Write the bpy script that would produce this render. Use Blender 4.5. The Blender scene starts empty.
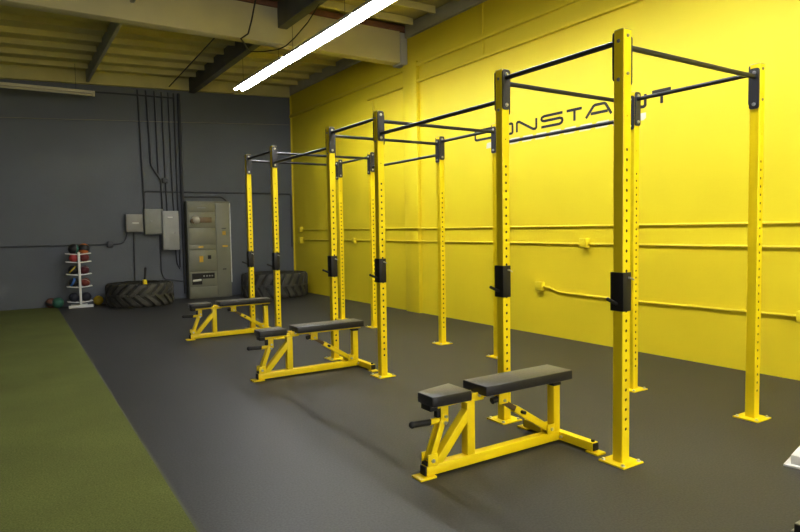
import bpy, bmesh, math, random
from mathutils import Vector, Matrix
random.seed(7)
SC = bpy.context.scene
COL = SC.collection
PI = math.pi

# ------------------------------------------------------------------ materials
def mat(name, color, rough=0.5, metal=0.0, var=0.0, vscale=8.0, bump=0.0, bscale=60.0, spec=0.5,
        color2=None, coat=0.0):
    m = bpy.data.materials.new(name); m.use_nodes = True
    nt = m.node_tree; b = nt.nodes['Principled BSDF']
    b.inputs['Base Color'].default_value = (*color, 1)
    b.inputs['Roughness'].default_value = rough
    b.inputs['Metallic'].default_value = metal
    b.inputs['Specular IOR Level'].default_value = spec
    if coat: b.inputs['Coat Weight'].default_value = coat
    tc = nt.nodes.new('ShaderNodeTexCoord')
    if var > 0 or color2:
        n = nt.nodes.new('ShaderNodeTexNoise'); n.inputs['Scale'].default_value = vscale
        n.inputs['Detail'].default_value = 5
        nt.links.new(tc.outputs['Object'], n.inputs['Vector'])
        r = nt.nodes.new('ShaderNodeValToRGB')
        r.color_ramp.elements[0].position = 0.3; r.color_ramp.elements[1].position = 0.7
        c2 = color2 if color2 else tuple(min(1, c*(1+var)) for c in color)
        c1 = color if color2 else tuple(c*(1-var) for c in color)
        r.color_ramp.elements[0].color = (*c1, 1); r.color_ramp.elements[1].color = (*c2, 1)
        nt.links.new(n.outputs['Fac'], r.inputs['Fac'])
        nt.links.new(r.outputs['Color'], b.inputs['Base Color'])
    if bump > 0:
        n2 = nt.nodes.new('ShaderNodeTexNoise'); n2.inputs['Scale'].default_value = bscale
        n2.inputs['Detail'].default_value = 4
        nt.links.new(tc.outputs['Object'], n2.inputs['Vector'])
        bp = nt.nodes.new('ShaderNodeBump'); bp.inputs['Strength'].default_value = bump
        bp.inputs['Distance'].default_value = 0.01
        nt.links.new(n2.outputs['Fac'], bp.inputs['Height'])
        nt.links.new(bp.outputs['Normal'], b.inputs['Normal'])
    return m

def emis(name, color, s):
    m = bpy.data.materials.new(name); m.use_nodes = True
    b = m.node_tree.nodes['Principled BSDF']
    b.inputs['Base Color'].default_value = (0.9, 0.9, 0.9, 1)
    b.inputs['Emission Color'].default_value = (*color, 1)
    b.inputs['Emission Strength'].default_value = s
    return m

YW = mat('yellow_wall_paint', (0.82, 0.665, 0.020), 0.55, var=0.03, vscale=1.2, bump=0.12, bscale=35)
YP = mat('yellow_powder_coat', (0.91, 0.70, 0.007), 0.34, var=0.02, vscale=6)
YC = mat('yellow_conduit_paint', (0.82, 0.665, 0.022), 0.45)
GW = mat('charcoal_wall_paint', (0.120, 0.134, 0.158), 0.6, var=0.07, vscale=1.0, bump=0.15, bscale=25)
GC = mat('charcoal_conduit_paint', (0.052, 0.057, 0.067), 0.5)
CREAM = mat('cream_ceiling_paint', (0.60, 0.54, 0.22), 0.8, var=0.10, vscale=2.0)
BEAMC = mat('cream_beam_paint', (0.58, 0.53, 0.32), 0.7, var=0.07, vscale=1.5)
GREYJ = mat('grey_joist_paint', (0.15, 0.15, 0.155), 0.8, var=0.1, vscale=3)
LEDG = mat('grey_ledger_paint', (0.50, 0.49, 0.42), 0.8, var=0.08, vscale=3)
BROWN = mat('red_brown_timber', (0.20, 0.085, 0.04), 0.8, var=0.2, vscale=5)
BLK = mat('black_powder_coat', (0.012, 0.011, 0.012), 0.42)
PLATE = mat('charcoal_bracket_steel', (0.034, 0.034, 0.042), 0.45)
BARM = mat('black_bar_steel', (0.030, 0.030, 0.033), 0.33, metal=0.2)
VINYL = mat('black_vinyl', (0.012, 0.011, 0.013), 0.42, spec=0.6, bump=0.15, bscale=220)
_b = VINYL.node_tree.nodes['Principled BSDF']; _b.inputs['Sheen Weight'].default_value = .45; _b.inputs['Sheen Roughness'].default_value = .35
RUBG = mat('black_rubber_grip', (0.014, 0.014, 0.015), 0.6)
CAPM = mat('black_plastic_cap', (0.012, 0.012, 0.012), 0.5)
STEEL = mat('zinc_bolt_steel', (0.72, 0.72, 0.74), 0.3, metal=0.85)
STEELD = mat('dull_steel', (0.35, 0.35, 0.36), 0.4, metal=0.8)
CABM = mat('olive_grey_enamel', (0.225, 0.225, 0.165), 0.45, var=0.05, vscale=4)
BOXM = mat('light_grey_enamel', (0.34, 0.345, 0.33), 0.45, var=0.04, vscale=5)
BOXM2 = mat('beige_grey_enamel', (0.31, 0.305, 0.275), 0.5, var=0.05, vscale=5)
WHITE = mat('white_enamel', (0.80, 0.80, 0.78), 0.4)
WHITEP = mat('white_wall_lettering_paint', (0.72, 0.70, 0.55), 0.6)
INK = mat('black_lettering_paint', (0.012, 0.012, 0.012), 0.6)
TAG = mat('yellow_tag', (0.70, 0.42, 0.04), 0.6)
DARK = mat('dark_recess', (0.015, 0.014, 0.012), 0.7)
GREENG = mat('grey_green_enamel', (0.27, 0.28, 0.25), 0.45, var=.05, vscale=5)
GLASSM = mat('meter_glass', (0.62, 0.58, 0.50), 0.12, spec=0.8)
COPPER = mat('bronze_plate', (0.16, 0.11, 0.06), 0.4, metal=0.4)
LAMPOFF = mat('unlit_white_lamp', (0.62, 0.58, 0.44), 0.5)
HOOD = mat('white_reflector_enamel', (0.85, 0.85, 0.83), 0.4)
TUBE = emis('fluorescent_tube', (0.96, 0.97, 1.0), 36.0)
CABLE = mat('black_cable', (0.02, 0.02, 0.02), 0.6)
CORD = mat('pale_cord', (0.30, 0.28, 0.23), 0.7)
SEAM = mat('turf_edge_tape', (0.085, 0.09, 0.065), 0.8)

def floor_mat():
    m = mat('black_rubber_flooring', (0.085, 0.085, 0.085), 0.50, spec=0.5)
    nt = m.node_tree; b = nt.nodes['Principled BSDF']
    tc = nt.nodes.new('ShaderNodeTexCoord')
    n1 = nt.nodes.new('ShaderNodeTexNoise'); n1.inputs['Scale'].default_value = 0.7; n1.inputs['Detail'].default_value = 4
    n2 = nt.nodes.new('ShaderNodeTexNoise'); n2.inputs['Scale'].default_value = 90; n2.inputs['Detail'].default_value = 2
    for n in (n1, n2): nt.links.new(tc.outputs['Object'], n.inputs['Vector'])
    r1 = nt.nodes.new('ShaderNodeValToRGB')
    r1.color_ramp.elements[0].position = .3; r1.color_ramp.elements[1].position = .75
    r1.color_ramp.elements[0].color = (0.036, 0.036, 0.037, 1); r1.color_ramp.elements[1].color = (0.046, 0.0455, 0.045, 1)
    nt.links.new(n1.outputs['Fac'], r1.inputs['Fac'])
    r2 = nt.nodes.new('ShaderNodeValToRGB')
    r2.color_ramp.elements[0].position = .35; r2.color_ramp.elements[1].position = .7
    r2.color_ramp.elements[0].color = (.72, .72, .72, 1); r2.color_ramp.elements[1].color = (1.32, 1.32, 1.32, 1)
    nt.links.new(n2.outputs['Fac'], r2.inputs['Fac'])
    mx = nt.nodes.new('ShaderNodeMix'); mx.data_type = 'RGBA'; mx.blend_type = 'MULTIPLY'; mx.inputs[0].default_value = 1
    nt.links.new(r1.outputs['Color'], mx.inputs[6]); nt.links.new(r2.outputs['Color'], mx.inputs[7])
    nt.links.new(mx.outputs[2], b.inputs['Base Color'])
    bp = nt.nodes.new('ShaderNodeBump'); bp.inputs['Strength'].default_value = .12; bp.inputs['Distance'].default_value = .004
    nt.links.new(n2.outputs['Fac'], bp.inputs['Height']); nt.links.new(bp.outputs['Normal'], b.inputs['Normal'])
    return m
FLOORM = floor_mat()

def turf_mat():
    m = mat('green_artificial_turf', (0.1, 0.14, 0.03), 0.9, spec=0.15)
    nt = m.node_tree; b = nt.nodes['Principled BSDF']
    tc = nt.nodes.new('ShaderNodeTexCoord')
    n = nt.nodes.new('ShaderNodeTexNoise'); n.inputs['Scale'].default_value = 110; n.inputs['Detail'].default_value = 3
    nb = nt.nodes.new('ShaderNodeTexNoise'); nb.inputs['Scale'].default_value = 1.3; nb.inputs['Detail'].default_value = 3
    for q in (n, nb): nt.links.new(tc.outputs['Object'], q.inputs['Vector'])
    r = nt.nodes.new('ShaderNodeValToRGB')
    e = r.color_ramp.elements
    e[0].position = .32; e[0].color = (0.095, 0.108, 0.027, 1)
    e[1].position = .70; e[1].color = (0.165, 0.185, 0.058, 1)
    nt.links.new(n.outputs['Fac'], r.inputs['Fac'])
    r2 = nt.nodes.new('ShaderNodeValToRGB')
    r2.color_ramp.elements[0].position = .3; r2.color_ramp.elements[1].position = .7
    r2.color_ramp.elements[0].color = (.88, .88, .88, 1); r2.color_ramp.elements[1].color = (1.1, 1.1, 1.08, 1)
    nt.links.new(nb.outputs['Fac'], r2.inputs['Fac'])
    mx = nt.nodes.new('ShaderNodeMix'); mx.data_type = 'RGBA'; mx.blend_type = 'MULTIPLY'; mx.inputs[0].default_value = 1
    nt.links.new(r.outputs['Color'], mx.inputs[6]); nt.links.new(r2.outputs['Color'], mx.inputs[7])
    nt.links.new(mx.outputs[2], b.inputs['Base Color'])
    bp = nt.nodes.new('ShaderNodeBump'); bp.inputs['Strength'].default_value = .5; bp.inputs['Distance'].default_value = .008
    nt.links.new(n.outputs['Fac'], bp.inputs['Height']); nt.links.new(bp.outputs['Normal'], b.inputs['Normal'])
    return m
TURFM = turf_mat()

def tyre_mat():
    m = mat('worn_black_tyre_rubber', (0.028, 0.028, 0.027), 0.7, color2=(0.060, 0.058, 0.048), vscale=6, bump=.2, bscale=30)
    return m
TYREM = tyre_mat()
LUGM = mat('dusty_highlit_lug_rubber', (0.050, 0.049, 0.044), 0.6, color2=(0.105, 0.10, 0.082), vscale=5, bump=.2, bscale=30)  # dusty lugs, with their highlights put into the lighter colour

# ------------------------------------------------------------------ mesh helpers
def bevel(bm, geom_verts, off, seg=2):
    if off <= 0: return
    vs = set(geom_verts)
    es = [e for e in bm.edges if e.verts[0] in vs and e.verts[1] in vs]
    bmesh.ops.bevel(bm, geom=es, offset=off, segments=seg, affect='EDGES', profile=0.5)

class MB:
    def __init__(self): self.bm = bmesh.new()
    def _merge(self, b, mi=0, smooth=False):
        me = bpy.data.meshes.new('tmp')
        for f in b.faces:
            f.material_index = mi; f.smooth = smooth
        bmesh.ops.recalc_face_normals(b, faces=b.faces[:])
        b.to_mesh(me); b.free()
        self.bm.from_mesh(me); bpy.data.meshes.remove(me)
        return self
    def box(self, x0, x1, y0, y1, z0, z1, bev=0.0, mi=0, M=None):
        b = bmesh.new()
        r = bmesh.ops.create_cube(b, size=1)
        for v in r['verts']:
            v.co = Vector(((v.co.x+.5)*(x1-x0)+x0, (v.co.y+.5)*(y1-y0)+y0, (v.co.z+.5)*(z1-z0)+z0))
        if bev: bmesh.ops.bevel(b, geom=b.edges[:], offset=bev, segments=2, affect='EDGES', profile=.5)
        if M: b.transform(M)
        return self._merge(b, mi)
    def bar(self, p, q, w, h, up=(0, 0, 1), bev=0.0, mi=0):
        """rectangular bar from p to q; w across, h along 'up'"""
        p = Vector(p); q = Vector(q); d = q-p; L = d.length; d.normalize()
        upv = Vector(up); s = d.cross(upv)
        if s.length < 1e-5: s = d.cross(Vector((1, 0, 0)))
        s.normalize(); u = s.cross(d)
        M = Matrix(((s.x, d.x, u.x, p.x), (s.y, d.y, u.y, p.y), (s.z, d.z, u.z, p.z), (0, 0, 0, 1)))
        return self.box(-w/2, w/2, 0, L, -h/2, h/2, bev, mi, M)
    def cyl(self, p, q, r, n=16, mi=0, r2=None, cap=True):
        p = Vector(p); q = Vector(q); d = q-p; L = d.length
        b = bmesh.new()
        bmesh.ops.create_cone(b, cap_ends=cap, segments=n, radius1=r, radius2=r if r2 is None else r2, depth=L)
        M = Matrix.Translation((p+q)/2) @ d.to_track_quat('Z', 'Y').to_matrix().to_4x4()
        b.transform(M)
        self._merge(b, mi, True); return self
    def tube(self, pts, r, n=8, mi=0):
        """smooth tube through points"""
        pts = [Vector(p) for p in pts]; b = bmesh.new(); rings = []
        prev = None
        for i, p in enumerate(pts):
            d = (pts[min(i+1, len(pts)-1)]-pts[max(i-1, 0)]).normalized()
            if prev is None:
                s = d.cross(Vector((0, 0, 1)))
                if s.length < 1e-4: s = d.cross(Vector((1, 0, 0)))
            else:
                s = prev - d*prev.dot(d)
            s.normalize(); prev = s; u = d.cross(s)
            rings.append([b.verts.new(p+s*math.cos(2*PI*k/n)*r+u*math.sin(2*PI*k/n)*r) for k in range(n)])
        for a, c in zip(rings, rings[1:]):
            for k in range(n): b.faces.new((a[k], a[(k+1) % n], c[(k+1) % n], c[k]))
        b.faces.new(rings[0][::-1]); b.faces.new(rings[-1])
        return self._merge(b, mi, True)
    def prism(self, pts2, fn, t0, t1, mi=0, bev=0.0):
        """polygon pts2 [(u,v)], fn(u,v,t)->xyz, extruded t0..t1"""
        b = bmesh.new()
        a = [b.verts.new(fn(u, v, t0)) for u, v in pts2]; c = [b.verts.new(fn(u, v, t1)) for u, v in pts2]
        b.faces.new(a); b.faces.new(c[::-1]); n = len(a)
        for i in range(n): b.faces.new((a[i], c[i], c[(i+1) % n], a[(i+1) % n]))
        bmesh.ops.recalc_face_normals(b, faces=b.faces[:])
        if bev: bmesh.ops.bevel(b, geom=b.edges[:], offset=bev, segments=2, affect='EDGES', profile=.5)
        return self._merge(b, mi)
    def lathe(self, prof, axis_o, n=48, mi=0, closed=True):
        """profile [(r,z)] closed loop revolved about Z through axis_o"""
        o = Vector(axis_o); b = bmesh.new(); rings = []
        for k in range(n):
            a = 2*PI*k/n
            rings.append([b.verts.new(o+Vector((r*math.cos(a), r*math.sin(a), z))) for r, z in prof])
        m = len(prof)
        for k in range(n):
            A = rings[k]; B = rings[(k+1) % n]
            for j in range(m if closed else m-1): b.faces.new((A[j], B[j], B[(j+1) % m], A[(j+1) % m]))
        return self._merge(b, mi, True)
    def sphere(self, c, r, mi=0, seg=24, rings=14, M=None):
        b = bmesh.new(); bmesh.ops.create_uvsphere(b, u_segments=seg, v_segments=rings, radius=r)
        if M: b.transform(M)
        b.transform(Matrix.Translation(Vector(c)))
        return self._merge(b, mi, True)
    def build(self, name, mats, parent=None, loc=None):
        me = bpy.data.meshes.new(name)
        if loc is not None:
            self.bm.transform(Matrix.Translation(-Vector(loc)))
        self.bm.to_mesh(me); self.bm.free()
        if not isinstance(mats, (list, tuple)): mats = [mats]
        for m in mats: me.materials.append(m)
        try: me.set_sharp_from_angle(angle=math.radians(38))
        except Exception: pass
        o = bpy.data.objects.new(name, me); COL.objects.link(o)
        if parent is not None: o.parent = parent
        if loc is not None: o.location = loc
        return o

def tag(o, label=None, cat=None, group=None, kind=None):
    if label: o['label'] = label
    if cat: o['category'] = cat
    if group: o['group'] = group
    if kind: o['kind'] = kind
    return o
def empty(name, loc, label, cat, group=None):
    o = bpy.data.objects.new(name, None); COL.objects.link(o); o.location = loc
    o.empty_display_size = .1
    return tag(o, label, cat, group)
def struct(o): o['kind'] = 'structure'; return o
def copy_tree(o, parent=None):
    c = o.copy(); COL.objects.link(c)
    if parent is not None: c.parent = parent
    for ch in list(o.children): copy_tree(ch, c)
    return c

# ------------------------------------------------------------------ camera
def make_camera():
    h, f, yaw, pit, rol = 1.3328, 618.1565, 0.5741, 0.0574, -0.0164
    fw = Vector((math.sin(yaw)*math.cos(pit), math.cos(yaw)*math.cos(pit), -math.sin(pit)))
    rt = Vector((math.cos(yaw), -math.sin(yaw), 0)); up = rt.cross(fw)
    r2 = rt*math.cos(rol)+up*math.sin(rol); u2 = -rt*math.sin(rol)+up*math.cos(rol)
    cd = bpy.data.cameras.new('camera'); cam = bpy.data.objects.new('camera', cd); COL.objects.link(cam)
    cd.sensor_width = 36; cd.sensor_fit = 'HORIZONTAL'; cd.lens = f*36/800; cd.clip_start = .05
    b = -fw
    cam.matrix_world = Matrix(((r2.x, u2.x, b.x, 0), (r2.y, u2.y, b.y, 0), (r2.z, u2.z, b.z, h), (0, 0, 0, 1)))
    SC.camera = cam
make_camera()

# ------------------------------------------------------------------ room shell
XW = 5.67; YB = 13.20; XL = -6.5; YF = -5.0; ZC = 4.64
struct(MB().box(XL, XW, YF, YB, -.10, 0).build('floor', FLOORM))
struct(MB().box(XW, XW+.2, YF, YB+.2, -.1, ZC+.1).build('wall_right', YW))
struct(MB().box(XL, XW, YB, YB+.2, -.1, ZC+.1).build('wall_back', GW))
struct(MB().box(XL-.2, XL, YF, YB+.2, -.1, ZC+.1).build('wall_left', mat('grey_side_wall', (0.22, 0.22, 0.22), .7, var=.05)))
struct(MB().box(XL-.2, XW+.2, YF-.2, YF, -.1, ZC+.1).build('wall_front', mat('white_front_wall', (0.62, 0.62, 0.60), .7, var=.04)))
def zdeck(x): return 4.375+.04*max(x, 0)
struct(MB().box(XL, XW, YF, 8.56, ZC, ZC+.1).build('ceiling', CREAM))
struct(MB().prism([(XL, zdeck(0)), (0, zdeck(0)), (XW, zdeck(XW)), (XW, 4.8), (XL, 4.8)], lambda u, v, t: (u, t, v), 8.56, YB).build('ceiling', CREAM))
# glulam beam across the room with its timber nailer, steel saddle on the yellow wall
struct(MB().box(XL, XW-.13, 8.46, 8.66, 4.02, 4.52, .008).build('ceiling_beam', BEAMC))
struct(MB().box(XL, XW-.01, 8.43, 8.67, 4.52, 4.60).build('beam_nailer', BROWN))
struct(MB().box(XW-.13, XW-.002, 8.44, 8.68, 4.0, 4.50, .006).build('beam_saddle', LEDG))
struct(MB().box(XL, XW-.01, -.2, 0.0, 4.02, 4.52, .008).build('ceiling_beam', BEAMC))
# purlins along the room
for x, w, m in ((1.53, .05, LEDG), (3.46, .12, GREYJ), (-.35, .07, LEDG), (-2.3, .12, GREYJ), (-4.2, .07, LEDG)):
    struct(MB().box(x-w/2, x+w/2, 8.67, YB-.10, 4.215, 4.52, .005).build('ceiling_purlin', m))
for x, w, m in ((1.53, .05, LEDG), (3.53, .14, GREYJ), (-.35, .07, LEDG), (-2.3, .12, GREYJ)):
    struct(MB().box(x-w/2, x+w/2, .0, 8.45, 4.235, 4.60, .005).build('ceiling_purlin', m))
# sub-purlins between purlins, parallel with the beam
XS = [XL, -4.2, -2.3, -.35, 1.53, 3.46, XW-.06]
for a, b_ in zip(XS, XS[1:]):
    for y in [8.97+.60*k for k in range(7)]+[8.46-.33-.59*k for k in range(12)]:
        if a < -2.4 and y < 6: continue
        if y > 8.5:
            struct(MB().bar((a+.05, y, zdeck(a)-.045), (b_-.05, y, zdeck(b_)-.045), .044, .095).build('ceiling_joist', CREAM))
        else:
            struct(MB().box(a+.05, b_-.05, y-.022, y+.022, 4.53, 4.635).build('ceiling_joist', CREAM))
# ledgers
struct(MB().prism([(XL, 4.135), (0, 4.135), (XW-.06, 4.355), (XW-.06, 4.59), (0, 4.38), (XL, 4.38)], lambda u, v, t: (u, t, v), YB-.09, YB-.001).build('ceiling_ledger', CREAM))
struct(MB().box(XW-.06, XW-.001, 8.69, YB-.001, 4.41, 4.62, .004).build('ceiling_ledger', LEDG))
struct(MB().box(XW-.06, XW-.001, 0, 8.42, 4.41, 4.62, .004).build('ceiling_ledger', LEDG))
# pilaster and the two long horizontal mouldings on the yellow wall
struct(MB().box(XW-.06, XW+.01, 8.12, 8.50, 0, 3.99, .006).build('wall_pilaster', YW))
struct(MB().box(XW-.05, XW+.01, YF, YB, 3.91, 3.97, .008).build('trim_1', YW))
struct(MB().box(XW-.05, XW+.01, YF, 9.7, 3.655, 3.70, .008).build('trim_2', YW))
struct(MB().box(XW-.03, XW+.01, YB-.025, YB+.01, 0, 4.4, .008).build('trim_3', YW))

# ------------------------------------------------------------------ artificial turf
tf = MB()
tf.prism([(XL+.01, YF+.01), (.556, YF+.01), (.849, YB-.01), (XL+.01, YB-.01)], lambda u, v, t: (u, v, t), 0.0, .010)
turf_o = empty('artificial_turf', (-2, 4, 0), 'long green artificial turf runway covering the left side of the floor', 'turf')
t_ = tf.build('pile', TURFM); t_.parent = turf_o; t_.location = (2, -4, 0)
e_ = MB().prism([(.556, YF+.01), (.570, YF+.01), (.863, YB-.01), (.849, YB-.01)], lambda u, v, t: (u, v, t), 0.0, .007).build('edge_tape', SEAM)
e_.parent = turf_o; e_.location = (2, -4, 0); tag(e_, 'pale edging strip')

# ------------------------------------------------------------------ pull-up rig
XF, XBK = 2.9066, 4.3104
PY = [2.218, 3.183, 4.812, 5.775, 7.3474, 8.2914]
HP = 2.40; S = .066; HS = S/2
PITCH = .0556
def post_mesh():
    """square tube with a column of through holes in the two faces that look along the rig"""
    b = bmesh.new()
    zs = [.198+PITCH*i for i in range(29)]
    holes = [(z, .0098) for z in zs]+[(1.937, .005)]
    rad = .006
    def face(sign):
        def V(x, z, inset=0.0): return b.verts.new((x, sign*(HS-inset), z))
        w = HS-rad
        edges = [.010]
        cells = []
        for z, r in holes:
            cells.append((z-PITCH/2, z+PITCH/2, z, r))
        z0 = .010
        spans = []
        for (a, c, z, r) in cells:
            if a-z0 > 1e-4: spans.append((z0, a, None, 0))
            spans.append((a, c, z, r)); z0 = c
        spans.append((z0, HP, None, 0))
        for a, c, z, r in spans:
            if z is None:
                b.faces.new((V(-w, a), V(w, a), V(w, c), V(-w, c))); continue
            rect = [(w, z), (w, c), (0, c), (-w, c), (-w, z), (-w, a), (0, a), (w, a)]
            R = [V(x, y) for x, y in rect]
            O = [V(r*math.cos(k*PI/4), z+r*math.sin(k*PI/4)) for k in range(8)]
            I = [V(r*math.cos(k*PI/4), z+r*math.sin(k*PI/4), .003) for k in range(8)]
            for k in range(8):
                j = (k+1) % 8
                b.faces.new((R[k], R[j], O[j], O[k])); b.faces.new((O[k], O[j], I[j], I[k]))
    face(1); face(-1)
    w = HS-rad
    # plain side faces and rounded corners
    for sx in (1, -1):
        prof = []
        for k in range(5):
            a = PI/2*k/4
            prof.append((sx*(w+rad*math.cos(PI/2-a)), w+rad*math.sin(PI/2-a)))
        for k in range(5):
            a = PI/2*k/4
            prof.append((sx*(w+rad*math.cos(a)), -(w+rad*math.sin(a))))
        lo = [b.verts.new((x, y, .010)) for x, y in prof]; hi = [b.verts.new((x, y, HP)) for x, y in prof]
        for i in range(len(prof)-1): b.faces.new((lo[i], lo[i+1], hi[i+1], hi[i]))
    bmesh.ops.remove_doubles(b, verts=b.verts[:], dist=1e-5)
    bmesh.ops.recalc_face_normals(b, faces=b.faces[:])
    # the dark inside the holes comes from a separate black core
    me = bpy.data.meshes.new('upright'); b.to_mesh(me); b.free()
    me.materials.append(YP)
    return me
POST_ME = post_mesh()
def shared(builder, name, mats):
    o = builder.build(name, mats); me = o.data; bpy.data.objects.remove(o); return me
BASE_ME = shared(MB().box(-.088, .088, -.086, .086, .0, .010, .002), 'base_plate', YP)
bolt = MB().cyl((0, 0, 0), (0, 0, .003), .013, 12).cyl((0, 0, .003), (0, 0, .011), .0085, 6)
BOLT_ME = shared(bolt, 'anchor_bolt', STEEL)
CAP_ME = shared(MB().box(-.0315, .0315, -.0315, .0315, 0, .005, .0015), 'post_cap', STEELD)
SHADE_CORE_ME = shared(MB().box(-.028, .028, -.0295, .0295, 0.02, 2.39), 'hole_shade_core', CAPM)  # black core added as painted shade behind the post holes

rig = empty('pull_up_rig', (3.6, 5.2, 0), 'long yellow pull-up and squat rig of perforated posts joined by black bars', 'exercise rig')
def put(name, me, parent, loc, rot=None):
    o = bpy.data.objects.new(name, me); COL.objects.link(o); o.parent = parent
    o.location = loc
    if rot: o.rotation_euler = rot
    return o
RO = Vector((3.6, 5.2, 0))
for x in (XF, XBK):
    for y in PY:
        p = put('upright', POST_ME, rig, Vector((x, y, 0))-RO)
        put('post_cap', CAP_ME, p, (0, 0, HP-.001))
        put('hole_shade_core', SHADE_CORE_ME, p, (0, 0, 0))
        put('base_plate', BASE_ME, p, (0, 0, 0))
        for sx in (1, -1):
            for sy in (1, -1): put('anchor_bolt', BOLT_ME, p, (sx*.068, sy*.066, .010))

def plate_mesh(z0, z1):
    m = MB(); hw = .0325; r = .016
    pts = []
    for cx, cz, a0 in ((hw-r, z1-r, 0), (-hw+r, z1-r, PI/2), (-hw+r, z0+r, PI), (hw-r, z0+r, 3*PI/2)):
        for k in range(4):
            a = a0+PI/2*k/3; pts.append((cx+r*math.cos(a), cz+r*math.sin(a)))
    m.prism(pts, lambda u, v, t: (u, t, v), 0, .009)       # lies on a face at y=0, sticks out to +y
    return shared(m, 'bracket_plate', PLATE)
PL_LONG = plate_mesh(2.135, 2.398); PL_CROSS = plate_mesh(2.105, 2.372)
hb = MB().cyl((0, 0, 0), (0, .004, 0), .0125, 14).cyl((0, .004, 0), (0, .011, 0), .009, 6)
HEAD_ME = shared(hb, 'bolt', STEEL)
nb = MB().cyl((0, 0, 0), (0, .003, 0), .010, 14).cyl((0, .003, 0), (0, .008, 0), .007, 6)
NUT_ME = shared(nb, 'bolt_nut', STEELD)
def pull_bar(p, q, z, kind):
    """bar between post axes p and q (xy), bolted to facing sides"""
    p = Vector((p[0], p[1], 0)); q = Vector((q[0], q[1], 0)); d = (q-p).normalized()
    a = p+d*(HS+.006); c = q-d*(HS+.006)
    o = MB().cyl((a.x, a.y, z), (c.x, c.y, z), .0155, 18)
    o = o.build('pull_up_bar', BARM, rig, loc=(0, 0, 0)); o.location = -RO
    me = PL_CROSS if kind == 'cross' else PL_LONG
    zz = (2.135, 2.342) if kind == 'cross' else (2.165, 2.368)
    for post, dr in ((p, d), (q, -d)):
        rz = math.atan2(dr.y, dr.x)-PI/2
        put('bracket_plate', me, o, post+dr*(HS+.0005), (0, 0, rz))
        for k in zz:
            put('bolt', HEAD_ME, o, post+dr*(HS+.0095)+Vector((0, 0, k)), (0, 0, rz))
            through = kind == 'cross' or (kind == 'long' and ((post.y < PY[0]+.01) or (post.y > PY[5]-.01)))
            if through:
                put('bolt_nut', NUT_ME, o, post-dr*(HS+.0002)+Vector((0, 0, k)), (0, 0, rz+PI))
    return o
for y in PY: pull_bar((XF, y), (XBK, y), 2.318, 'cross')
for x in (XF, XBK):
    for i in range(5):
        pull_bar((x, PY[i]), (x, PY[i+1]), 2.345 if i % 2 == 0 else 2.20, 'long')

# ------------------------------------------------------------------ j-hooks on the front posts
def make_jhook():
    r = empty('barbell_hook', (0, 0, 0), 'x', 'barbell hook')
    m = MB(); o = HS+.003; t = .007; z0, z1 = -.108, .108
    m.box(-o-t, -o, -o-t, o+t, z0, z1, .003)             # face turned to the benches
    m.box(-o-t, o-.008, -o-t, -o, z0, z1, .003)
    m.box(-o-t, o-.008, o, o+t, z0, z1, .003)
    m.build('sleeve', BLK, r)
    MB().cyl((-o-t, 0, -.068), (-o-.078, 0, -.036), .010, 14).sphere((-o-.079, 0, -.0357), .0105, seg=14, rings=8).build('peg', BLK, r)
    MB().cyl((.004, -o-t-.014, .078), (.004, o+t+.008, .078), .006, 12).cyl((.004, -o-t-.016, .078), (.026, -o-t-.018, .066), .0045, 8).sphere((.004, o+t+.012, .078), .009, seg=12, rings=8).build('locking_pin', STEEL, r)
    return r
jl = ['black barbell hook on the nearest yellow post, tallest in the photo',
      'black barbell hook on the post rising behind the nearest bench',
      'black barbell hook on the post just right of the middle bench',
      'black barbell hook on the post rising behind the middle bench',
      'black barbell hook on the post in front of the corner tyre',
      'black barbell hook on the leftmost post, behind the far bench']
jh = make_jhook()
for i, y in enumerate(PY):
    o = jh if i == 0 else copy_tree(jh)
    o.location = (XF, y, .973); tag(o, jl[i], 'barbell hook', 'black barbell hooks on the front posts of the rig')

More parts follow.
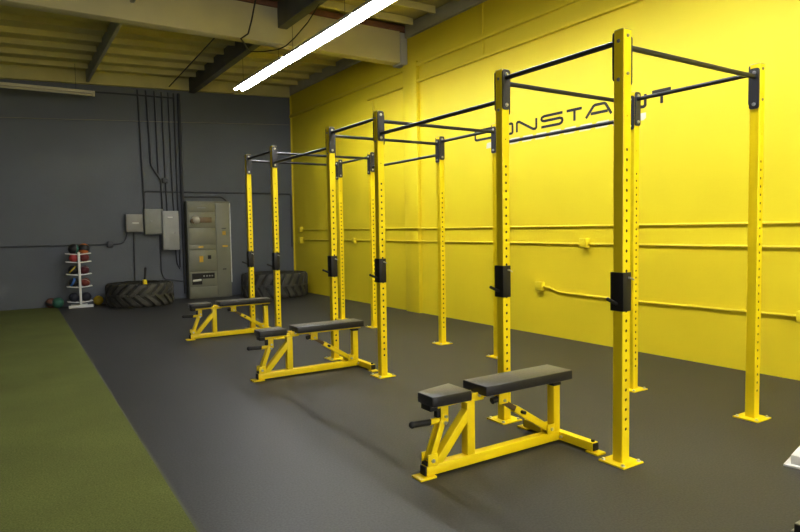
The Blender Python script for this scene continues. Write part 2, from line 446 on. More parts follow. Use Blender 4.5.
# ------------------------------------------------------------------ benches
def pad(name, poly, z0, z1, parent, bev):
    m = MB(); m.prism(poly, lambda u, v, t: (u, v, t), z0, z1, bev=bev)
    o = m.build(name, VINYL, parent)
    for p in o.data.polygons: p.use_smooth = True
    return o
def make_bench():
    r = empty('weight_bench', (0, 0, 0), 'x', 'weight bench')
    T = .056
    MB().box(.035, 1.055, -T/2, T/2, .012, .069, .004).build('base_beam', YP, r)
    MB().box(.025, .0355, -.024, .024, .016, .065, .002).build('end_cap', CAPM, r)
    MB().box(-.018, .088, -.046, .046, 0, .0115, .002).build('front_foot', YP, r)
    MB().box(.314, .370, -T/2, T/2, .0685, .372, .004).build('front_post', YP, r)
    MB().bar((.105, 0, .060), (.335, 0, .315), T*.96, .050, bev=.004).build('diagonal_brace', YP, r)
    MB().box(.998, 1.054, -T/2, T/2, .0685, .360, .004).build('rear_post', YP, r)
    c = MB().box(.993, 1.059, -.033, .033, .359, .377, .004).build('rear_post_cushion', RUBG, r)
    st = MB().box(1.045, 1.097, -.285, .285, .012, .064, .004).build('rear_stabilizer', YP, r)
    for s in (-1, 1):
        MB().box(1.049, 1.093, min(s*.284, s*.292), max(s*.284, s*.292), .016, .060, .002).build('end_cap', CAPM, st)
        MB().box(1.033, 1.109, min(s*.245, s*.332), max(s*.245, s*.332), 0, .0115, .002).build('foot_plate', YP, st)
        MB().cyl((1.071, s*.268, .062), (1.071, s*.268, .076), .011, 8).build('bolt', CAPM, st)
        MB().cyl((1.0455, s*.047, .038), (1.036, s*.047, .038), .009, 8).build('bolt', STEEL, st)
    # pivot head on the front post
    hd = MB().box(.295, .42, -.035, .035, .371, .384, .003)
    for s in (-1, 1): hd.box(.345, .43, s*.030-.004, s*.030+.004, .372, .418, .002)
    hd = hd.build('pivot_head', YP, r)
    MB().cyl((.395, -.042, .402), (.395, .042, .402), .010, 12).build('pivot_bolt', STEEL, hd)
    # rails under the pads
    MB().bar((.42, 0, .392), (1.085, 0, .392), .05, .024, bev=.003).build('back_rail', YP, r)
    MB().bar((.075, 0, .376), (.345, 0, .391), .05, .022, bev=.003).build('seat_rail', YP, r)
    # pads
    pad('back_pad', [(.388, -.106), (1.082, -.106), (1.082, .106), (.388, .106)], .4045, .463, r, .009)
    sp = pad('seat_pad', [(.028, -.092), (.058, -.100), (.287, -.106), (.287, .106), (.058, .062), (.028, .045)], .402, .460, r, .009)
    MB().box(.05, .10, -.045, .045, .366, .404, .003).build('seat_cushion_block', RUBG, sp)
    # seat adjuster: bracket, link and handle
    br = MB()
    for s in (-1, 1): br.box(.135, .185, s*.022-.003, s*.022+.003, .285, .372, .002)
    br.box(.14, .18, -.022, .022, .345, .372, .002)
    br = br.build('seat_bracket', YP, r)
    MB().cyl((.165, -.036, .318), (.165, .036, .318), .009, 10).cyl((.160, -.036, .284), (.160, -.026, .284), .010, 10).build('bracket_bolt', STEEL, br)
    MB().box(.115, .140, -.016, .016, .315, .366, .003).build('bracket_stop', CAPM, br)
    ln = MB()
    for s in (-1, 1): ln.bar((.066, s*.021, .085), (.152, s*.021, .300), .010, .036, bev=.002)
    ln.bar((.066, 0, .095), (.105, 0, .19), .034, .020)
    ln = ln.build('seat_link', YP, r)
    for s in (1, -1): lb = MB().box(.040, .105, s*.030-.004, s*.030+.004, .0645, .130, .002).build('link_lug', YP, r)
    MB().cyl((.070, -.042, .095), (.070, .042, .095), .011, 10).build('lug_bolt', STEEL, lb)
    MB().box(.036, .060, -.026, .026, .0650, .083, .002).build('lug_stop', CAPM, lb)
    hn = MB().cyl((.160, 0, .297), (.075, 0, .295), .017, 16).build('seat_handle', YP, r)
    MB().cyl((.085, 0, .2955), (-.036, 0, .302), .0165, 16).sphere((-.038, 0, .302), .019, seg=14, rings=8).build('grip', RUBG, hn)
    # back adjuster: lugs, outer tube, inner ladder, knob
    for s in (1, -1): lg = MB().box(.940, 1.005, s*.029-.004, s*.029+.004, .0645, .125, .002).build('strut_lug', YP, r)
    MB().cyl((.975, -.040, .095), (.975, .040, .095), .011, 10).build('lug_bolt', STEEL, lg)
    st2 = MB().bar((.985, 0, .085), (.690, 0, .268), .042, .042, bev=.003).build('back_strut', YP, r)
    MB().bar((.705, 0, .259), (.585, 0, .333), .030, .030, bev=.002).build('inner_strut', COPPER, st2)
    MB().cyl((.735, -.050, .243), (.735, .022, .243), .010, 12).build('strut_pin', CAPM, st2)
    bk = MB()
    for s in (-1, 1): bk.box(.555, .625, s*.020-.003, s*.020+.003, .315, .382, .002)
    bk = bk.build('strut_bracket', YP, r)
    MB().cyl((.595, -.032, .335), (.595, .032, .335), .009, 10).build('bracket_bolt', STEEL, bk)
    MB().cyl((.560, 0, .345), (.520, 0, .338), .019, 14).build('pull_knob', CAPM, r)
    return r
bl = ['nearest and largest-looking weight bench, yellow frame and black pads',
      'middle weight bench of the row, yellow frame and black pads, between near and far benches',
      'farthest weight bench, yellow frame and black pads, in front of the switchgear cabinet']
bn = make_bench()
for i, (x, y) in enumerate(((1.832, 2.680), (1.866, 5.335), (1.928, 7.92))):
    o = bn if i == 0 else copy_tree(bn)
    o.location = (x, y, 0); tag(o, bl[i], 'weight bench', 'yellow weight benches inside the rig')
    o.rotation_euler = (0, 0, (0, -.012, -.012)[i])

# ------------------------------------------------------------------ fluorescent lights
TUBE_FILL = emis('dim_fill_tube', (0.96, 0.97, 1.0), 5.0)
def make_strip(lit=True, L=2.08, tm=None):
    r = empty('fluorescent_light', (0, 0, 0), 'x', 'ceiling light')
    m = MB()
    # folded reflector hood, two tubes under it
    pts = [(-.112, -.038), (-.108, -.034), (-.045, .006), (.045, .006), (.108, -.034), (.112, -.038), (.110, -.044), (.042, -.003), (-.042, -.003), (-.110, -.044)]
    m.prism(pts, lambda u, v, t: (u, t, v), -L/2, L/2)
    m.build('reflector', HOOD if lit else LAMPOFF, r)
    MB().box(-.05, .05, -L/2+.02, L/2-.02, .005, .040, .004).build('housing', HOOD if lit else LAMPOFF, r)
    for x in (-.060, .060):
        t = MB().cyl((x, -L/2+.004, -.036), (x, L/2-.004, -.036), .021, 12).build('tube', (tm or TUBE) if lit else LAMPOFF, r)
        for y in (-L/2+.004, L/2-.004):
            MB().box(x-.016, x+.016, y-.008, y+.008, -.03, .004, .002).build('socket', HOOD if lit else LAMPOFF, r)
    for y in (-L/2+.25, L/2-.25):
        MB().cyl((0, y, .038), (0, y, 4.36-3.86), .003, 6).build('hanger', CABLE, r)
    return r
fl = make_strip()
flab = ['lit twin-tube fluorescent strip at the far end of the glowing row',
        'lit twin-tube fluorescent strip in the middle of the glowing row, crossing below the beam',
        'lit twin-tube fluorescent strip cut by the top edge of the photo, nearest of the row',
        'lit twin-tube fluorescent strip above the rig, out of the photo']
for i in range(7):
    o = fl if i == 0 else copy_tree(fl)
    o.location = (3.615 + (.006 if i % 2 else 0), 9.62-2.10*i, 3.86)
    tag(o, flab[min(i, 3)], 'ceiling light', 'glowing fluorescent strips in a row')
fl2 = make_strip(True, tm=TUBE_FILL); fl2['group'] = 'added fill strips above the turf'  # unseen row added to brighten turf, posts and walls from the left
for i in range(4):
    o = fl2 if i == 0 else copy_tree(fl2); o.location = (-2.6, 3.4-2.10*i, 3.86); o['label'] = 'added twin-tube fill strip above the turf, unseen at the left'
def make_batten():
    r = empty('fluorescent_light', (0, 0, 0), 'x', 'ceiling light')
    MB().box(-.032, .032, -1.2, 1.2, .0, .050, .004).build('housing', LAMPOFF, r)
    MB().cyl((0, -1.16, -.022), (0, 1.16, -.022), .019, 12).build('tube', LAMPOFF, r)
    for y in (-1.18, 1.18): MB().box(-.020, .020, y-.018, y+.018, -.044, .004, .003).build('socket', LAMPOFF, r)
    for y in (-.9, .9): MB().cyl((0, y, .045), (0, y, 4.37-3.87), .003, 6).build('hanger', CABLE, r)
    return r
off = make_batten()
off.location = (.36, 12.42, 3.87); off.rotation_euler = (0, 0, PI/2)
tag(off, 'unlit slim fluorescent strip hanging before the charcoal wall at upper left', 'ceiling light')

# ------------------------------------------------------------------ lettering on the yellow wall
def stroke(m, pts, w, t=.003):
    for (a, b_) in zip(pts, pts[1:]):
        m.bar((XW-t/2-.0005, a[0], a[1]), (XW-t/2-.0005, b_[0], b_[1]), w, t, up=(1, 0, 0))
    for a in pts[1:-1]:
        m.cyl((XW-t-.0005, a[0], a[1]), (XW-.0005, a[0], a[1]), w/2, 10)
G = {'C': [[(1, 1), (.1, 1), (0, .88), (0, .12), (.08, 0), (1, 0)]],
     'O': [[(.05, 1), (.95, 1), (1, .9), (1, .1), (.95, 0), (.05, 0), (0, .1), (0, .9), (.05, 1)]],
     'N': [[(0, 0), (0, .9), (.05, 1), (.14, .98), (.84, .02), (.94, 0), (1, .1), (1, 1)]],
     'S': [[(1, 1), (.14, 1), (.02, .9), (0, .74), (.05, .6), (.14, .54), (.88, .54), (.98, .45), (1, .28), (.96, .1), (.86, 0), (0, 0)]],
     'T': [[(0, 1), (1, 1)], [(.52, 1), (.52, 0)]],
     'A': [[(0, 0), (.3, .92), (.36, 1), (.72, 1), (.78, .92), (1, 0)], [(.2, .3), (.86, .3)]]}
sign = empty('wall_lettering', (XW, 5.25, 2.6), 'black wide lettering with a white line below, painted high on the yellow wall', 'wall lettering')
for ch, y0, y1 in (('C', 6.765, 6.42), ('O', 6.34, 6.015), ('N', 5.935, 5.59), ('S', 5.505, 5.165), ('T', 5.10, 4.875), ('A', 4.815, 4.465), ('N', 4.385, 4.045), ('T', 3.965, 3.755)):
    m = MB()
    for pl in G[ch]: stroke(m, [(y0+(y1-y0)*u, 2.572+.128*v) for u, v in pl], .031)
    o = m.build('letter', INK, sign); o.location = (-XW, -5.25, -2.6)
n = 11; y = 6.535
for k in range(n):
    w = .185
    m = MB(); m.prism([(y, 2.435), (y-w+.03, 2.435), (y-w, 2.455), (y-w, 2.510), (y-.03, 2.510), (y-.012, 2.50)], lambda u, v, t: (t, u, v), XW-.003, XW-.0005)
    o = m.build('letter', WHITEP, sign); o.location = (-XW, -5.25, -2.6); tag(o, 'small white letter of the lower line')
    y -= .2315

# ------------------------------------------------------------------ yellow wall conduits
def conduit(name, pts, r, m, label, cat='conduit', group=None, n=8):
    # round the corners a little
    P = [Vector(p) for p in pts]; out = [P[0]]
    for a, b_, c in zip(P, P[1:], P[2:]):
        d1 = min(.06, (b_-a).length*.45); d2 = min(.06, (c-b_).length*.45)
        s = b_+(a-b_).normalized()*d1; e = b_+(c-b_).normalized()*d2
        for k in range(5):
            t = k/4; out.append(s*(1-t)**2+b_*2*t*(1-t)+e*t*t)
    out.append(P[-1])
    o = MB().tube(out, r, n).build(name, m, loc=P[0]); tag(o, label, cat, group); return o
def jbox(x0, x1, y0, y1, z0, z1, m, label, cover='-X', group=None, name='junction_box'):
    c = ((x0+x1)/2, (y0+y1)/2, z0)
    r = empty(name, c, label, 'electrical box', group)
    o = MB().box(x0, x1, y0, y1, z0, z1, .006).build('body', m, r); o.location = (-c[0], -c[1], -c[2])
    if cover == '-X': k = MB().box(x0-.006, x0+.001, y0+.008, y1-.008, z0+.008, z1-.008, .002)
    else: k = MB().box(x0+.008, x1-.008, y0-.006, y0+.001, z0+.008, z1-.008, .002)
    k = k.build('cover', m, r); k.location = (-c[0], -c[1], -c[2])
    return r
xc = XW-.014
conduit('wall_conduit', [(xc, 12.72, 1.385), (xc, 8.62, 1.365), (xc-.062, 8.54, 1.365), (xc-.062, 8.08, 1.365), (xc, 8.0, 1.36), (xc, 1.2, 1.34)], .013, YC, 'upper of the two long yellow conduits running along the yellow wall')
conduit('wall_conduit', [(xc, 12.72, 1.165), (xc, 8.62, 1.157), (xc-.062, 8.54, 1.157), (xc-.062, 8.08, 1.157), (xc, 8.0, 1.155), (xc, 1.2, 1.132)], .013, YC, 'lower of the two long yellow conduits running along the yellow wall')
conduit('wall_conduit', [(xc, 5.46, .607), (xc, 5.35, .60), (xc, 5.22, .555), (xc, 4.09, .54), (xc, 2.50, .553)], .013, YC, 'short low yellow conduit with a kink near its left end on the yellow wall')
conduit('wall_conduit', [(XW-.014, 9.52, 3.62), (XW-.014, 9.52, 2.5)], .012, YC, 'thin vertical yellow conduit below the moulding, left of the wall pilaster')
conduit('wall_conduit', [(XW-.012, 6.58, 4.40), (XW-.012, 6.58, 3.70)], .012, YC, 'thin vertical yellow conduit between roof ledger and moulding, right of the pilaster')
jbox(XW-.06, XW+.003, 4.76, 4.87, 1.10, 1.21, YC, 'yellow junction box on the lower long conduit, left of the nearest rig post')
jbox(XW-.06, XW+.003, 5.46, 5.57, .555, .665, YC, 'yellow junction box at the left end of the low short conduit')
jbox(XW-.05, XW+.003, 10.26, 10.37, 1.10, 1.21, YC, 'yellow junction box on the lower long conduit, in the far part behind the rig')
jbox(XW-.06, XW+.003, 2.44, 2.54, .50, .60, YC, 'yellow junction box at the right end of the low short conduit, by the photo edge')
jbox(XW-.07, XW+.003, 12.70, 12.82, 1.33, 1.45, YC, 'upper yellow elbow box by the room corner, ending the upper long conduit')
jbox(XW-.07, XW+.003, 12.70, 12.82, 1.09, 1.22, YC, 'lower yellow elbow box by the room corner, ending the lower long conduit')

# ------------------------------------------------------------------ charcoal wall: conduits and boxes
yc = YB-.022
def wc(pts, r, label): return conduit('wall_conduit', [(x, yc if len(q) < 2 else q[1], q[0]) for x, *q in pts], r, GC, label, group='charcoal conduits on the dark wall')
wc([(2.42, 4.19), (2.44, 3.2), (2.465, 1.84)], .017, 'leftmost vertical dark conduit dropping from the roof to the middle grey box')
wc([(2.575, 4.19), (2.606, 3.2), (2.615, 2.72), (2.80, 2.42), (2.81, 1.81)], .018, 'dark vertical conduit with a diagonal jog above the grey boxes')
wc([(2.735, 4.19), (2.755, 2.56)], .015, 'short dark vertical conduit ending above the diagonal jog')
wc([(2.87, 4.19), (2.885, 2.45), (2.90, 1.81)], .014, 'dark vertical conduit just right of the diagonal jog')
wc([(3.00, 4.19), (3.015, 2.3), (3.03, 1.81)], .014, 'dark vertical conduit second left of the thick riser')
wc([(3.11, 4.19), (3.12, .65)], .020, 'dark vertical conduit close beside the thick riser')
conduit('wall_conduit', [(3.205, YB-.036, 4.19), (3.205, YB-.036, .10)], .034, GC, 'thick dark riser pipe left of the switchgear cabinet')
wc([(2.47, 2.10), (2.475, 2.197), (5.60, 2.197), (5.60, 1.0)], .014, 'upper horizontal dark conduit above the switchgear cabinet, turning down near the corner')
wc([(3.25, 2.095), (4.02, 2.11), (4.12, 2.03)], .014, 'lower horizontal dark conduit just above the switchgear cabinet')
wc([(0.0-4.0, 1.14), (1.755, 1.157)], .012, 'long horizontal dark conduit behind the ball rack')
wc([(1.86, 1.155), (2.03, 1.165), (2.10, 1.24), (2.13, 1.385)], .012, 'short dark conduit curving up to the left grey box')
wc([(2.245, 1.385), (2.235, .12)], .012, 'dark vertical conduit under the left grey box')
wc([(2.735, 1.33), (2.745, .56), (2.79, .42), (3.16, .36)], .012, 'dark conduit dropping from the middle grey box and bending right')
wc([(3.035, 1.03), (3.06, .72), (3.11, .62)], .014, 'short dark conduit below the tall grey box')
wc([(1.2, 4.06), (3.10, 4.10)], .016, 'short horizontal dark conduit high under the roof')
jbox(1.755, 1.86, YB-.05, YB+.003, 1.10, 1.21, GC, 'small dark junction box on the wall right of the ball rack', '-Y')
jbox(2.82, 2.93, YB-.05, YB+.003, 2.37, 2.47, GC, 'small dark junction box at the foot of the diagonal conduit jog', '-Y')
conduit('hanging_cord', [(0.0, YB-.03, 3.45), (2.9, YB-.03, 3.60), (5.6, YB-.03, 3.75)], .006, CORD, 'thin pale cord strung across the charcoal wall below the roof', 'cord')

def wallbox(name, x0, x1, z0, z1, d, m, label, plate, latch):
    r = empty(name, ((x0+x1)/2, YB, z0), label, 'electrical box')
    L = (-(x0+x1)/2, -YB, -z0)
    def add(mb, n, mm, par=r):
        o = mb.build(n, mm, par)
        if par is r: o.location = L
        return o
    add(MB().box(x0, x1, YB-d, YB-.001, z0, z1, .005), 'body', m)
    dr = add(MB().box(x0+.012, x1-.012, YB-d-.010, YB-d+.001, z0+.012, z1-.012, .003), 'door', m)
    if plate: add(MB().box(plate[0]-plate[2], plate[0]+plate[2], YB-d-.013, YB-d-.009, plate[1]-.012, plate[1]+.012), 'name_plate', WHITE, dr)
    if latch: add(MB().cyl((latch[0], YB-d-.022, latch[1]), (latch[0], YB-d-.009, latch[1]), .020, 14), 'latch', STEELD, dr)
    return r
wallbox('electrical_box', 2.095, 2.405, 1.385, 1.735, .14, BOXM2, 'small square beige-grey electrical box, leftmost of the three wall boxes', (2.265, 1.565, .06), None)
wallbox('electrical_box', 2.44, 2.795, 1.335, 1.845, .12, GREENG, 'medium grey-green electrical box, middle of the three wall boxes', None, (2.565, 1.60))
wallbox('electrical_box', 2.765, 3.085, 1.015, 1.805, .17, BOXM, 'tall light grey electrical box, rightmost of the three wall boxes', (2.915, 1.675, .05), (3.00, 1.36))

# ------------------------------------------------------------------ switchgear cabinet
X0, X1, YCF, ZT = 3.245, 4.125, 12.90, 1.985
cab = empty('switchgear_cabinet', (3.68, 13.0, 0), 'tall olive-grey electrical switchgear cabinet with stacked panels, standing against the charcoal wall', 'electrical cabinet')
CL = (-3.68, -13.0, 0)
def cadd(mb, n, mm, par=cab):
    o = mb.build(n, mm, par)
    if par is cab: o.location = CL
    return o
cadd(MB().box(X0, X1, YCF+.012, YB-.003, 0, ZT, .006), 'body', CABM)
cadd(MB().box(X0-.006, X1+.006, YCF+.004, YB-.003, ZT-.004, ZT+.014, .004), 'top_rim', CABM)
xs = 3.815
zr = [(.03, .235), (.25, .55), (.565, .99), (1.005, 1.10), (1.115, 1.44), (1.455, 1.765), (1.78, 1.965)]
pans = []
for z0, z1 in zr:
    pans.append(cadd(MB().box(X0+.022, xs-.008, YCF-.004, YCF+.014, z0, z1, .004), 'panel', CABM))
sd = cadd(MB().box(xs+.008, X1-.018, YCF-.004, YCF+.014, .03, 1.965, .004), 'side_door', CABM)
f = YCF-.004
cadd(MB().box(X1-.008, X1+.008, YCF-.008, YCF+.02, .30, 1.97, .002), 'edge_highlight', HOOD)  # white sliver painting the bright highlight along the right edge
# breaker recess with white handle
dk = cadd(MB().box(3.285, 3.77, f-.004, f+.002, .275, .535, .002), 'recess_frame', CABM, pans[1])
cadd(MB().box(3.30, 3.76, f-.007, f-.003, .405, .52), 'breaker_window', DARK, pans[1])
cadd(MB().box(3.30, 3.50, f-.0065, f-.003, .29, .41), 'breaker_window', DARK, pans[1])
cadd(MB().cyl((3.31, f-.035, .375), (3.475, f-.035, .385), .022, 12).box(3.35, 3.38, f-.035, f-.003, .365, .39), 'handle', WHITE, pans[1])
for x in (3.54, 3.60, 3.655, 3.71): cadd(MB().box(x-.016, x+.016, f-.013, f-.006, .445, .475, .002), 'breaker_toggle', STEELD, pans[1])
# meter bulb and its bronze plate
cadd(MB().cyl((3.405, f-.05, 1.615), (3.405, f+.002, 1.615), .085, 24).sphere((3.405, f-.055, 1.615), .078), 'meter', GLASSM, pans[5])
cadd(MB().cyl((3.345, f-.085, 1.595), (3.345, f+.001, 1.595), .05, 18), 'meter_socket', COPPER, pans[5])
cadd(MB().box(3.485, 3.735, f-.018, f+.002, 1.56, 1.67, .005), 'meter_plate', COPPER, pans[5])
cadd(MB().box(3.45, 3.55, f-.004, f+.001, 1.045, 1.08), 'tag', TAG, pans[3])
cadd(MB().box(3.46, 3.54, f-.004, f+.001, .75, .875), 'tag', TAG, pans[2])
cadd(MB().box(3.635, 3.70, f-.012, f+.001, .81, .885, .003), 'dial', DARK, pans[2])
cadd(MB().box(3.95, 4.02, f-.004, f+.001, 1.30, 1.38), 'tag', TAG, sd)
cadd(MB().box(3.945, 4.055, f-.004, f+.001, 1.05, 1.085), 'tag', TAG, sd)
cadd(MB().box(3.94, 4.01, f-.006, f+.001, .575, .595), 'latch', DARK, sd)
cadd(MB().box(3.94, 4.03, f-.006, f+.001, 1.43, 1.445), 'latch', DARK, sd)
cadd(MB().box(3.45, 3.62, f-.004, f+.001, 1.855, 1.875), 'name_plate', BOXM, pans[6])

cab.location.x -= .025

# ------------------------------------------------------------------ tyres
def make_tyre(name, c, R, W, hole, nl, lab, swirl, lean=1):
    m = MB(); w = W/2; ro = R-.045
    # outer carcass cross-section (closed loop) lying flat, z = 0..W
    prof = [(hole, .10*W), (hole+.05, .03*W), (ro-.20, .0), (ro-.06, .03*W), (ro-.01, .09*W), (ro, .5*W), (ro-.01, .91*W), (ro-.06, .97*W), (ro-.20, W),
            (hole+.05, .97*W), (hole, .90*W), (hole+.02, .85*W), (ro-.13, .86*W), (ro-.06, .75*W), (ro-.06, .25*W), (ro-.13, .14*W), (hole+.02, .15*W)]
    m.lathe(prof, (0, 0, 0), 72)
    # chevron lugs
    for k in range(nl):
        for half in (0, 1):
            a0 = 2*PI*(k+.5*half)/nl
            b = bmesh.new(); N = 6
            za, zb = (.46*W, .985*W) if half else (.54*W, .015*W)
            rows = []
            for i in range(N+1):
                t = i/N
                z = za+(zb-za)*t; a = a0+swirl*t*.42
                wd = (.040+.018*t)/R
                rr = R-(.030*max(0, (t-.75)/.25)**2)
                rows.append([b.verts.new((r_*math.cos(q), r_*math.sin(q), z)) for r_, q in ((ro-.03, a-wd*1.25), (rr, a-wd), (rr, a+wd), (ro-.03, a+wd*1.25))])
            for p, q in zip(rows, rows[1:]):
                for j in range(3): b.faces.new((p[j], p[j+1], q[j+1], q[j]))
            b.faces.new(rows[0]); b.faces.new(rows[-1][::-1])
            bmesh.ops.recalc_face_normals(b, faces=b.faces[:]); m._merge(b, 1)
    r = empty(name, c, lab, 'tyre', 'big black tyres lying on the floor')
    m.build('carcass', [TYREM, LUGM], r)
    MB().lathe([(hole-.006, .12*W), (hole+.014, .085*W), (hole+.022, .15*W), (hole+.004, .20*W)], (0, 0, 0), 48).build('bead', RUBG, r)
    MB().lathe([(hole-.006, .88*W), (hole+.014, .915*W), (hole+.022, .85*W), (hole+.004, .80*W)], (0, 0, 0), 48).build('bead', RUBG, r)
    return r
make_tyre('tyre', (2.215, 12.580, 0), .605, .43, .33, 20, 'big black tractor tyre with chevron lugs lying flat beside the ball rack', 1)
t2 = make_tyre('tyre', (4.84, 12.36, 0), .69, .50, .36, 24, 'big black truck tyre lying flat in the corner behind the far rig posts', .5)

# ------------------------------------------------------------------ hammer on the first tyre
hm = empty('sledgehammer', (2.215, 12.08, .415), 'short hammer with black handle and yellow head standing on the tractor tyre', 'hammer')
MB().box(-.032, .032, -.055, .055, 0, .095, .010).build('head', YP, hm)
MB().cyl((0, 0, .09), (.020, 0, .30), .016, 14, r2=.021).sphere((.020, 0, .30), .021, seg=12, rings=8).build('handle', RUBG, hm)

# ------------------------------------------------------------------ medicine ball rack
rk = empty('ball_rack', (1.22, 12.88, 0), 'white upright medicine ball rack with five tiers against the charcoal wall', 'ball rack')
tz = [.985, .835, .605, .375, .095]
MB().box(-.021, .021, -.105, -.063, .02, 1.03, .005).build('post', WHITE, rk)
MB().box(-.205, .205, -.112, -.058, 0, .050, .005).box(-.03, .03, -.10, .23, 0, .040, .004).box(-.14, .14, .19, .23, 0, .04, .004).build('base', WHITE, rk)
for z in tz:
    m = MB()
    for s in (-1, 1):
        m.bar((0, -.075, z), (s*.205, -.035, z+.020), .020, .020, bev=.003)
        m.cyl((s*.02, .055, z), (s*.205, .10, z+.020), .009, 10)
        m.cyl((s*.205, -.04, z+.020), (s*.205, .105, z+.020), .009, 10)
    m.cyl((0, -.08, z), (0, .06, z), .009, 10)
    m.build('shelf', WHITE, rk)
def ballmat(name, c1, c2=None, axis='Z', lo=.42, hi=.58, rough=.55):
    m = mat(name, c1, rough, bump=.25, bscale=60)
    if c2:
        nt = m.node_tree; b = nt.nodes['Principled BSDF']
        tc = nt.nodes.new('ShaderNodeTexCoord'); sp = nt.nodes.new('ShaderNodeSeparateXYZ')
        nt.links.new(tc.outputs['Generated'], sp.inputs[0])
        r = nt.nodes.new('ShaderNodeValToRGB'); r.color_ramp.interpolation = 'CONSTANT'
        e = r.color_ramp.elements; e[0].position = 0; e[0].color = (*c1, 1); e[1].position = lo; e[1].color = (*c2, 1)
        e3 = e.new(hi); e3.color = (*c1, 1)
        nt.links.new(sp.outputs[axis], r.inputs['Fac']); nt.links.new(r.outputs['Color'], b.inputs['Base Color'])
    return m
BK = (.018, .018, .020)
balls = [  # x, y, z centre, r, material, label, rot
    (1.145, 12.87, 1.088, .095, ballmat('ball_green_band', BK, (.03, .16, .11), 'X', .58, .78), 'black medicine ball with a green band, left on the top tier', (0, .2, .3)),
    (1.315, 12.87, 1.092, .098, ballmat('ball_orange_band', (.55, .16, .03), BK, 'Z', .26, .78), 'black medicine ball with orange bands, right on the top tier', (-.25, .15, 0)),
    (1.140, 12.87, .924, .078, ballmat('ball_red', (.50, .06, .06)), 'plain red medicine ball on the left of the second tier', (0, 0, 0)),
    (1.318, 12.87, .925, .080, ballmat('ball_dark_red', (.17, .022, .026), (.16, .04, .04), 'Z', .45, .55), 'dark red medicine ball on the right of the second tier', (.3, .1, 0)),
    (1.125, 12.87, .700, .086, ballmat('ball_yellow_band', BK, (.50, .40, .03), 'X', .30, .44), 'black medicine ball with a yellow arc, left on the third tier', (.2, .75, 0)),
    (1.312, 12.87, .694, .080, ballmat('ball_maroon', (.12, .016, .026), (.30, .28, .26), 'Z', .72, .80), 'maroon medicine ball with a pale stripe, right on the third tier', (-.3, .2, 0)),
    (1.125, 12.87, .470, .086, ballmat('ball_blue_band', BK, (.04, .15, .45), 'X', .22, .42), 'black medicine ball with a bright blue arc, left on the fourth tier', (.1, .45, .2)),
    (1.318, 12.87, .464, .080, ballmat('ball_brick_red', (.20, .03, .024), (.45, .40, .36), 'Z', .55, .63), 'brick red medicine ball with a slanted pale stripe, right on the fourth tier', (-.5, .55, 0)),
    (1.115, 12.87, .192, .088, ballmat('ball_navy', (.016, .018, .032), (.55, .55, .58), 'X', .47, .53), 'navy medicine ball with a small white mark, left on the lowest tier', (.5, .2, 1.57)),
    (1.322, 12.87, .192, .088, ballmat('ball_slate', (.024, .026, .040)), 'plain slate-navy medicine ball, right on the lowest tier', (0, 0, 0)),
    (.862, 13.02, .098, .098, ballmat('ball_green', (.035, .15, .10), rough=.7), 'big green medicine ball on the floor left of the ball rack', (0, 0, 0)),
    (.755, 13.09, .095, .095, ballmat('ball_rust', (.13, .05, .03), BK, 'Z', .30, .55), 'rust brown medicine ball on the floor behind the green one, by the wall', (.2, .3, 0)),
    (1.545, 13.08, .090, .090, ballmat('ball_yellow', (.60, .42, .02)), 'yellow medicine ball on the floor between ball rack and tractor tyre', (0, 0, 0)),
]
for x, y, z, r_, m, lab, rot in balls:
    o = MB().sphere((0, 0, 0), r_).build('medicine_ball', m); o.location = (x, y, z); o.rotation_euler = rot
    tag(o, lab, 'medicine ball', 'medicine balls by the rack')

# ------------------------------------------------------------------ white base at the right edge
wb = empty('weight_stand', (3.578, 1.668, 0), 'white steel stand whose foot just enters at the lower right edge', 'weight stand')
wb.rotation_euler = (0, 0, .22)
MB().box(0, .16, -.17, 0, 0, .0115, .002).build('foot_plate', WHITE, wb)
MB().box(.022, .75, -.145, -.030, .012, .064, .004).build('base_tube', WHITE, wb)
MB().box(.62, .78, -.17, 0, 0, .0115, .002).build('foot_plate', WHITE, wb)
MB().box(.37, .43, -.125, -.065, .059, 1.0, .004).build('post', WHITE, wb)
for z in (.45, .9): MB().cyl((.40, -.12, z), (.40, -.33, z+.02), .024, 16).build('peg', STEEL, wb)

fb = empty('equipment_foot', (2.783, 1.252, 0), 'grey steel tube foot with black end cap, barely entering the lower right corner', 'equipment foot')
MB().box(.012, .60, -.075, .0, .012, .062, .004).build('base_tube', STEELD, fb)
MB().box(.0, .013, -.073, -.002, .014, .060, .003).build('end_cap', CAPM, fb)
MB().box(.03, .14, -.10, .025, 0, .0125, .002).build('foot_plate', STEELD, fb)
MB().box(.46, .59, -.10, .025, 0, .0125, .002).build('foot_plate', STEELD, fb)

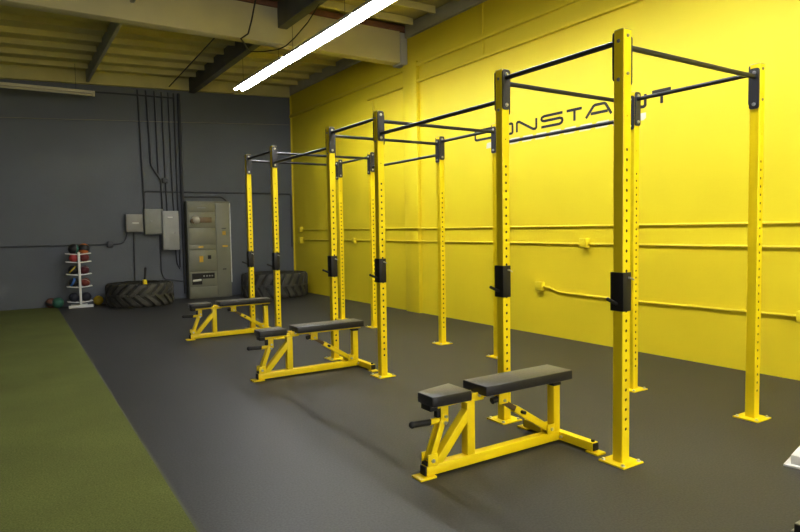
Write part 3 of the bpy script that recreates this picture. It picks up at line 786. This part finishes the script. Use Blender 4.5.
# ------------------------------------------------------------------ loose ceiling cables
def sag(pts, n=8):
    out = []
    for a, b_ in zip(pts, pts[1:]):
        for k in range(n): out.append(Vector(a)*(1-k/n)+Vector(b_)*(k/n))
    out.append(Vector(pts[-1])); return out
def cable(pts, r, label):
    o = MB().tube(sag([Vector(p) for p in pts]), r, 6).build('ceiling_cable', CABLE, loc=pts[0]); tag(o, label, 'cable'); return o
cable([(2.79, 7.49, 4.22), (2.90, 7.95, 4.12), (2.98, 8.33, 4.05), (2.92, 8.46, 4.008), (3.02, 8.62, 4.005), (3.20, 9.0, 4.05), (3.38, 9.4, 4.13)], .010, 'black cable looping down over the cream beam and back under the dark joist')
cable([(3.40, 9.42, 4.14), (3.48, 9.05, 4.06), (3.53, 8.62, 3.99), (3.56, 8.42, 3.99), (3.60, 8.19, 4.05), (3.58, 7.7, 4.12), (3.50, 7.16, 4.19)], .008, 'thin black cable drooping near the glowing light row')
cable([(2.85, 8.68, 4.30), (2.92, 10.5, 4.30), (3.01, 13.09, 4.30)], .011, 'straight dark cable running from the beam to the charcoal wall under the roof')

# ------------------------------------------------------------------ extra light and world
def area(name, loc, rot, sx, sy, e, col=(1, 1, 1)):
    l = bpy.data.lights.new(name, 'AREA'); l.shape = 'RECTANGLE'; l.size = sx; l.size_y = sy; l.energy = e; l.color = col
    o = bpy.data.objects.new(name, l); COL.objects.link(o); o.location = loc; o.rotation_euler = rot; return o
area('front_fill_light', (1.0, YF+.1, 2.2), (PI/2, 0, 0), 6, 2.6, 130, (1, .98, .95))  # fill light added behind the camera; the front wall has no windows
w = bpy.data.worlds.new('world'); SC.world = w; w.use_nodes = True
w.node_tree.nodes['Background'].inputs['Color'].default_value = (.5, .52, .55, 1)
w.node_tree.nodes['Background'].inputs['Strength'].default_value = .1
SC.view_settings.view_transform = 'Standard'
SC.view_settings.look = 'None'
SC.view_settings.exposure = 0.75
SC.view_settings.use_curve_mapping = True
cm = SC.view_settings.curve_mapping
cm.use_clip = False
cm.extend = 'HORIZONTAL'
c = cm.curves[3]
c.points[0].location = (0, 0); c.points[1].location = (4.0, 1.0)
for p in ((.06, .055), (.22, .235), (.45, .53), (.72, .76), (1.0, .86), (1.8, .93)): c.points.new(*p)
cm.update()
